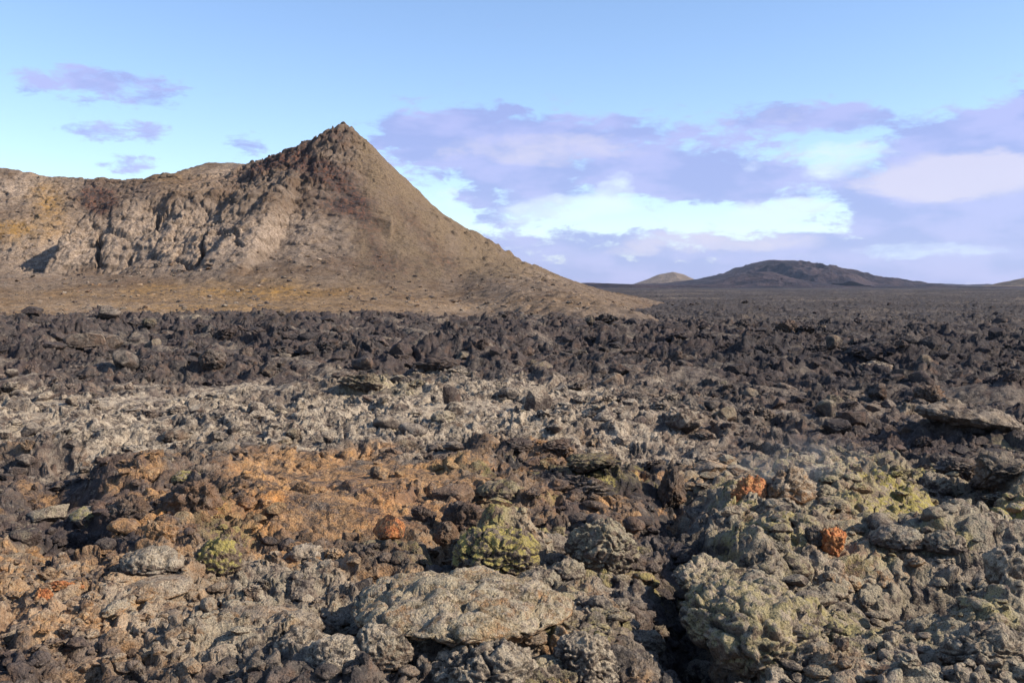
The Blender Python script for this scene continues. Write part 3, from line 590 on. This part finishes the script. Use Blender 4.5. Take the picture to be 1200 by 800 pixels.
# ordinary boulders: one of each kind built, then copied
PROT = {k: [rock_mesh(2000 + 31 * i + len(k), k, 4, name='boulder') for i in range(7)] for k in ('clinker', 'block', 'moss', 'round')}
for k in PROT:
    for me in PROT[k]: me.materials.append(M_rock)
GR = {   # zone: (chart box, how many, size in m, kinds, colour bias, label, group)
 'belt_left': ((0, 372, 420, 455), 42, (.6, 1.4), ('clinker', 'block'), 'jagged red brown lava block in the belt below the hill', 'jagged blocks in the left of the lava belt'),
 'belt_mid': ((420, 378, 800, 455), 36, (.6, 1.3), ('clinker', 'block'), 'jagged charcoal lava block in the middle of the dark belt', 'jagged blocks in the middle of the lava belt'),
 'belt_right': ((800, 385, 1200, 520), 48, (.5, 1.1), ('clinker', 'block'), 'rough black lava block in the dark field on the right', 'rough blocks in the right of the lava field'),
 'grey': ((0, 470, 780, 540), 36, (.3, .7), ('clinker', 'block', 'round'), 'pale grey crusted rock on the grey lava band', 'crusted rocks on the grey band'),
 'rusty': ((0, 560, 500, 680), 26, (.22, .48), ('clinker', 'block'), 'brown lava lump among the ochre ground on the left', 'lumps on the ochre ground'),
 'low_left': ((0, 690, 260, 800), 18, (.14, .34), ('clinker', 'round'), 'small brown and ochre stone in the lower left rubble', 'stones in the lower left'),
 'low_mid': ((420, 650, 780, 810), 24, (.2, .42), ('moss', 'round'), 'grey mossy stone in the lower middle', 'mossy stones in the lower middle'),
 'gully': ((740, 620, 850, 810), 20, (.16, .38), ('clinker', 'block', 'round'), 'dark stone in the shaded gully left of the huge mound', 'stones in the gully'),
 'moss_right': ((860, 560, 1200, 800), 44, (.25, .6), ('moss', 'round', 'moss'), 'rounded mossy rock on the green grey slope at the right', 'mossy rocks on the right slope')}
for key, (box, cnt, sz, kinds, label, group) in GR.items():
    made = tries = 0
    while made < cnt and tries < cnt * 30:
        tries += 1
        px, py = random.uniform(box[0], box[2]), random.uniform(box[1], box[3])
        x, y = plan(px, py); s = random.uniform(0, 1) ** 1.6 * (sz[1] - sz[0]) + sz[0]
        if any((x - a) ** 2 + (y - b) ** 2 < (c * .8 + s * .5) ** 2 for a, b, c in PLACED): continue
        kd = random.choice(kinds); me = random.choice(PROT[kd])
        o = bpy.data.objects.new('lava_block' if 'block' in label else 'boulder', me); C.objects.link(o)
        g = float(ground_macro(np.array([x]), np.array([y]))[0])
        hz = random.uniform(.5, .85) if kd in ('moss', 'round') else random.uniform(.6, 1.0)
        o.scale = (s / 2 * random.uniform(.9, 1.35), s / 2 * random.uniform(.8, 1.1), s / 2 * hz)
        o.rotation_euler = (R(random.uniform(-15, 15)), R(random.uniform(-15, 15)), random.uniform(0, 6.28))
        o.location = (x, y, g + s * hz * .22)
        q = zone_at(x, y); j = random.uniform(-.15, .15)
        o.color = [min(.9, v + j) if v < 0 else min(.9, max(0, v + j)) for v in q]
        o['label'] = label; o['category'] = 'lava block' if 'block' in label else 'boulder'; o['group'] = group
        PLACED.append((x, y, s / 2)); made += 1

# loose rubble nobody could count: one object, instanced rocks on points
def rubble():
    pts, scl, rot, idx = [], [], [], []
    pc = bpy.data.collections.new('rubble_shapes')
    kinds = ['clinker'] * 7 + ['block'] * 5 + ['moss'] * 4 + ['round'] * 4
    for i, k in enumerate(kinds):
        me = rock_mesh(4000 + i * 7, k, 3 if i % 2 else 4, name='rubble_shape'); me.materials.append(M_rub)
        if k in ('clinker', 'block'): me.polygons.foreach_set('use_smooth', np.zeros(len(me.polygons), bool))
        pc.objects.link(bpy.data.objects.new('rubble_shape_%02d' % i, me))
    n = 30000
    px = rng.uniform(-160, 1360, n); py = 352 + 490 * rng.random(n) ** .85
    d = np.array([plan(a, b) for a, b in zip(px, py)]); x, y = d[:, 0], d[:, 1]
    flat, pil = styles(x, y)
    clus = sst(-.22, .18, fbm(x / 2.6 + 40, y / 2.6, 3, 73)); keep = (y < np.where(x > 14, 300, 112)) & (rng.random(n) > flat * .85) & (rng.random(n) < .25 + .75 * clus) & (rng.random(n) > np.where(y < 40, .35 + .25 * pil, 0)) & (rng.random(n) < np.where(y > 60, .55, 1.))
    x, y, flat, pil = x[keep], y[keep], flat[keep], pil[keep]; n = len(x)
    pxs = 2.6 + 24 * rng.random(n) ** np.where(y > 40, 4.0, 4.6)                # visible size class
    s = pxs * y / F * np.where(y > 45, 1.35, 1.15)
    s = np.clip(s, .03, 1.7) * (1 - .65 * flat)
    g = ground_h(x, y); gm = ground_macro(x, y); g = .6 * g + .4 * np.maximum(g, gm)
    hn = 3200; hx_ = rng.uniform(-150, 30, hn); hy_ = rng.uniform(112, 212, hn); hg = hill_h(hx_, hy_); ok = hg > ground_macro(hx_, hy_) + .1
    hx_, hy_, hg = hx_[ok], hy_[ok], hg[ok]; hn = len(hx_); nl = n
    x = np.concatenate([x, hx_]); y = np.concatenate([y, hy_]); g = np.concatenate([g, hg]); s = np.concatenate([s, .18 + 1.1 * rng.random(hn) ** 4]); n += hn
    pil = np.concatenate([pil, np.zeros(hn)]); flat = np.concatenate([flat, np.zeros(hn)])
    isr = rng.random(n) < pil * .8
    idx = np.where(isr, 12 + (rng.random(n) * 8).astype(int), (rng.random(n) * 12).astype(int))
    hz = np.where(isr, rng.uniform(.5, .8, n), rng.uniform(.4, .85, n))
    sc = np.stack([s / 2 * rng.uniform(.9, 1.4, n), s / 2 * rng.uniform(.8, 1.1, n), s / 2 * hz], 1)
    rt = np.stack([rng.uniform(-.3, .3, n), rng.uniform(-.3, .3, n), rng.uniform(0, 6.28, n)], 1)
    z = zones(x, y); z[0][nl:] = 0; z[1][nl:] = rng.uniform(-.5, .7, hn); z[2][nl:] = rng.uniform(0, .8, hn); z[3][nl:] = 0; z[1][:nl] = np.where(y[:nl] > 105, -.6, z[1][:nl]); jt = rng.uniform(-.22, .22, n); zc = np.clip(np.stack([k + jt * (np.abs(k) > .05) for k in z], 1), -.9, .9)  # rubble on the far plain carries the same painted shade
    me = bpy.data.meshes.new('lava_rubble'); me.vertices.add(n)
    me.vertices.foreach_set('co', np.stack([x, y, g + s * hz * .05], 1).astype(np.float32).ravel())
    a = me.attributes.new('scl', 'FLOAT_VECTOR', 'POINT'); a.data.foreach_set('vector', sc.astype(np.float32).ravel())
    a = me.attributes.new('rot', 'FLOAT_VECTOR', 'POINT'); a.data.foreach_set('vector', rt.astype(np.float32).ravel())
    a = me.attributes.new('idx', 'INT', 'POINT'); a.data.foreach_set('value', idx.astype(np.int32))
    col_attr(me, zc)
    o = put('lava_rubble', me, None, 'loose broken lava and small stones covering the ground between the boulders', 'rubble', kind='stuff')
    ng = bpy.data.node_groups.new('scatter', 'GeometryNodeTree')
    ng.interface.new_socket('Geometry', in_out='INPUT', socket_type='NodeSocketGeometry'); ng.interface.new_socket('Geometry', in_out='OUTPUT', socket_type='NodeSocketGeometry')
    T = ng.nodes; L = ng.links.new
    gi = T.new('NodeGroupInput'); go = T.new('NodeGroupOutput'); iop = T.new('GeometryNodeInstanceOnPoints'); ci = T.new('GeometryNodeCollectionInfo')
    ci.inputs['Collection'].default_value = pc; ci.inputs['Separate Children'].default_value = True; ci.inputs['Reset Children'].default_value = True
    def at(nm, ty):
        q = T.new('GeometryNodeInputNamedAttribute'); q.data_type = ty; q.inputs['Name'].default_value = nm; return q.outputs['Attribute']
    L(gi.outputs[0], iop.inputs['Points']); L(ci.outputs[0], iop.inputs['Instance']); iop.inputs['Pick Instance'].default_value = True
    L(at('idx', 'INT'), iop.inputs['Instance Index']); L(at('scl', 'FLOAT_VECTOR'), iop.inputs['Scale'])
    e = T.new('FunctionNodeEulerToRotation'); L(at('rot', 'FLOAT_VECTOR'), e.inputs[0]); L(e.outputs[0], iop.inputs['Rotation'])
    L(iop.outputs[0], go.inputs[0])
    md = o.modifiers.new('scatter', 'NODES'); md.node_group = ng
    print('rubble', n)
rubble()

# ------------------------------------------------------------------ sky, sun, air
SUN_EL, SUN_AZ = R(33), R(102)        # azimuth measured clockwise from +Y (view direction)
w = bpy.data.worlds.new('World'); scene.world = w; w.use_nodes = True; k = N(w)
sky = k.n('ShaderNodeTexSky', sky_type='NISHITA', sun_disc=False, sun_elevation=SUN_EL, sun_rotation=SUN_AZ, altitude=500, air_density=1., dust_density=.4, ozone_density=1.5)
dirv = k.n('ShaderNodeTexCoord').outputs['Generated']
s3 = k.n('ShaderNodeSeparateXYZ', {0: dirv})
az = k.m('ARCTAN2', s3.outputs[0], s3.outputs[1]); el = k.m('ARCSINE', s3.outputs[2])
DEG = 57.29578
az = k.m('MULTIPLY', az, DEG); el = k.m('MULTIPLY', el, DEG)
uvec = k.n('ShaderNodeCombineXYZ', {0: az, 1: k.m('MULTIPLY', el, 2.6), 2: 0.}).outputs[0]
w1 = k.noise(uvec, .16, 7, .6, .3); w2 = k.noise(uvec, .42, 8, .66, .25); w3_ = k.noise(uvec, .22, 4, .5)
wz = k.m('SUBTRACT', w1, .5)
ea = k.m('ADD', az, k.m('MULTIPLY', wz, 9.)); ee = k.m('ADD', el, k.m('MULTIPLY', wz, 2.6))
def deg(px, py):
    r = ray(px, py); return math.degrees(math.atan2(r[0], r[1])), math.degrees(math.asin(r[2] / np.linalg.norm(r)))
def cl(px, py, rx, ry, amp=1., hard=3.):
    a, e = deg(px, py); ra, re = rx / F * DEG, ry / F * DEG
    q = k.m('ADD', k.m('POWER', k.m('DIVIDE', k.m('ABSOLUTE', k.m('SUBTRACT', ea, a)), ra), 2.), k.m('POWER', k.m('DIVIDE', k.m('ABSOLUTE', k.m('SUBTRACT', ee, e)), re), 2.))
    return k.m('MULTIPLY', k.m('DIVIDE', 1., k.m('ADD', 1., k.m('POWER', q, hard))), amp)
def total(lst):
    t = None
    for c in lst:
        q = cl(*c); t = q if t is None else k.m('ADD', t, q)
    return t
purple = total([(530, 158, 95, 34), (690, 182, 180, 46), (850, 212, 95, 24), (740, 300, 400, 26, .95), (1105, 232, 135, 48), (1150, 165, 90, 32, .85), (945, 140, 85, 20, .85), (900, 326, 700, 13, .9), (120, 100, 85, 22, .8), (135, 155, 55, 14, .7), (145, 192, 36, 9, .6), (290, 172, 38, 13, .6), (600, 235, 60, 35, .7), (1150, 305, 160, 22, .7), (1300, 200, 150, 90, .9)])
white = total([(655, 247, 72, 17, 1.), (725, 222, 36, 20, .8), (915, 245, 52, 14, 1.), (950, 190, 80, 22, .55), (1100, 290, 90, 10, .8), (520, 235, 26, 16, .8), (775, 256, 34, 6, .4), (1000, 180, 60, 25, .3)])
glow = total([(640, 175, 120, 18, .6), (1120, 208, 85, 22, 1.2), (830, 285, 110, 14, .7), (880, 140, 60, 14, .3)])
cp_ = k.ramp(k.m('ADD', purple, k.m('MULTIPLY', k.m('SUBTRACT', w2, .5), 2.5)), .34, .92)
wp_ = k.ramp(k.m('ADD', white, k.m('MULTIPLY', k.m('SUBTRACT', w2, .5), 1.6)), .42, 1.3)
tint = k.mix(1., sky.outputs[0], rgb(1.14, 1.20, 1.34), 'MULTIPLY')
# elsewhere in the sky: scattered cloud of the same kind
CLD = k.mix(k.ramp(w3_, .4, .6), rgb(2.35, 2.8, 5.35), rgb(3.15, 3.35, 5.9))
CLD = k.mix(k.m('MULTIPLY', k.ramp(k.m('ADD', glow, k.m('SUBTRACT', w2, .5)), .15, .95), .9), CLD, rgb(4.8, 4.5, 5.7))
c = k.mix(k.m('MULTIPLY', cp_, .85), tint, CLD)
c = k.mix(k.m('MULTIPLY', wp_, .85), c, rgb(5.5, 6.6, 7.4))
bg = k.n('ShaderNodeBackground', {'Color': c, 'Strength': .105})
k.n('ShaderNodeOutputWorld', {0: bg.outputs[0]})

sun = bpy.data.lights.new('sun', 'SUN'); sun.energy = 5.0; sun.angle = R(.5); sun.color = (1, .92, .80)
so = bpy.data.objects.new('sun', sun); C.objects.link(so)
so.rotation_euler = (R(90) - SUN_EL, 0, math.pi - SUN_AZ)   # light travels away from the sun's side

v = scene.view_settings; v.view_transform = 'Standard'; v.look = 'None'; v.exposure = .62; v.gamma = 1; v.use_curve_mapping = False
scene.cycles.max_bounces = 4; scene.cycles.diffuse_bounces = 2; scene.cycles.caustics_reflective = False; scene.cycles.caustics_refractive = False; scene.cycles.use_adaptive_sampling = True; scene.cycles.adaptive_threshold = .02; scene.cycles.use_denoising = True

# ------------------------------------------------------------------ air
hb = bmesh.new(); bmesh.ops.create_cube(hb, size=1); hm = bpy.data.meshes.new('haze'); hb.to_mesh(hm); hb.free()
M_air = bpy.data.materials.new('air'); M_air.use_nodes = True; k = N(M_air)
pv = k.n('ShaderNodeVolumePrincipled', {'Color': rgb(.62, .74, 1.), 'Density': .00003, 'Anisotropy': .2})
o_ = k.n('ShaderNodeOutputMaterial'); k.t.links.new(pv.outputs[0], o_.inputs['Volume'])
ho = put('haze', hm, M_air, kind='stuff'); ho.scale = (19000, 19000, 300); ho.location = (0, 0, 150 - 14)
ho['label'] = 'thin blue air that fades the distant hills'; ho['category'] = 'haze'

# faint steam over the warm ground
sx0, sy0 = plan(935, 588)
sb = bmesh.new(); bmesh.ops.create_icosphere(sb, subdivisions=3, radius=1); sm_ = bpy.data.meshes.new('steam'); sb.to_mesh(sm_); sb.free()
M_st = bpy.data.materials.new('steam'); M_st.use_nodes = True; k = N(M_st)
tc = k.n('ShaderNodeTexCoord').outputs['Object']
rr_ = k.n('ShaderNodeVectorMath', {0: tc}, operation='LENGTH').outputs[1]
dn = k.m('MULTIPLY', k.m('MULTIPLY', k.ramp(rr_, .2, 1., 1., 0.), k.ramp(k.noise(tc, 1.6, 4, .6, .6), .42, .68)), .34)
pv = k.n('ShaderNodeVolumePrincipled', {'Color': rgb(.95, .96, 1.), 'Density': k.m('MULTIPLY', dn, .8)})
o_ = k.n('ShaderNodeOutputMaterial'); k.t.links.new(pv.outputs[0], o_.inputs['Volume'])
st_ = put('steam', sm_, M_st, kind='stuff'); st_.scale = (1.7, .9, .75); st_.location = (sx0, sy0 - .3, .75)
st_['label'] = 'thin wisp of steam drifting over the mossy slope'; st_['category'] = 'steam'
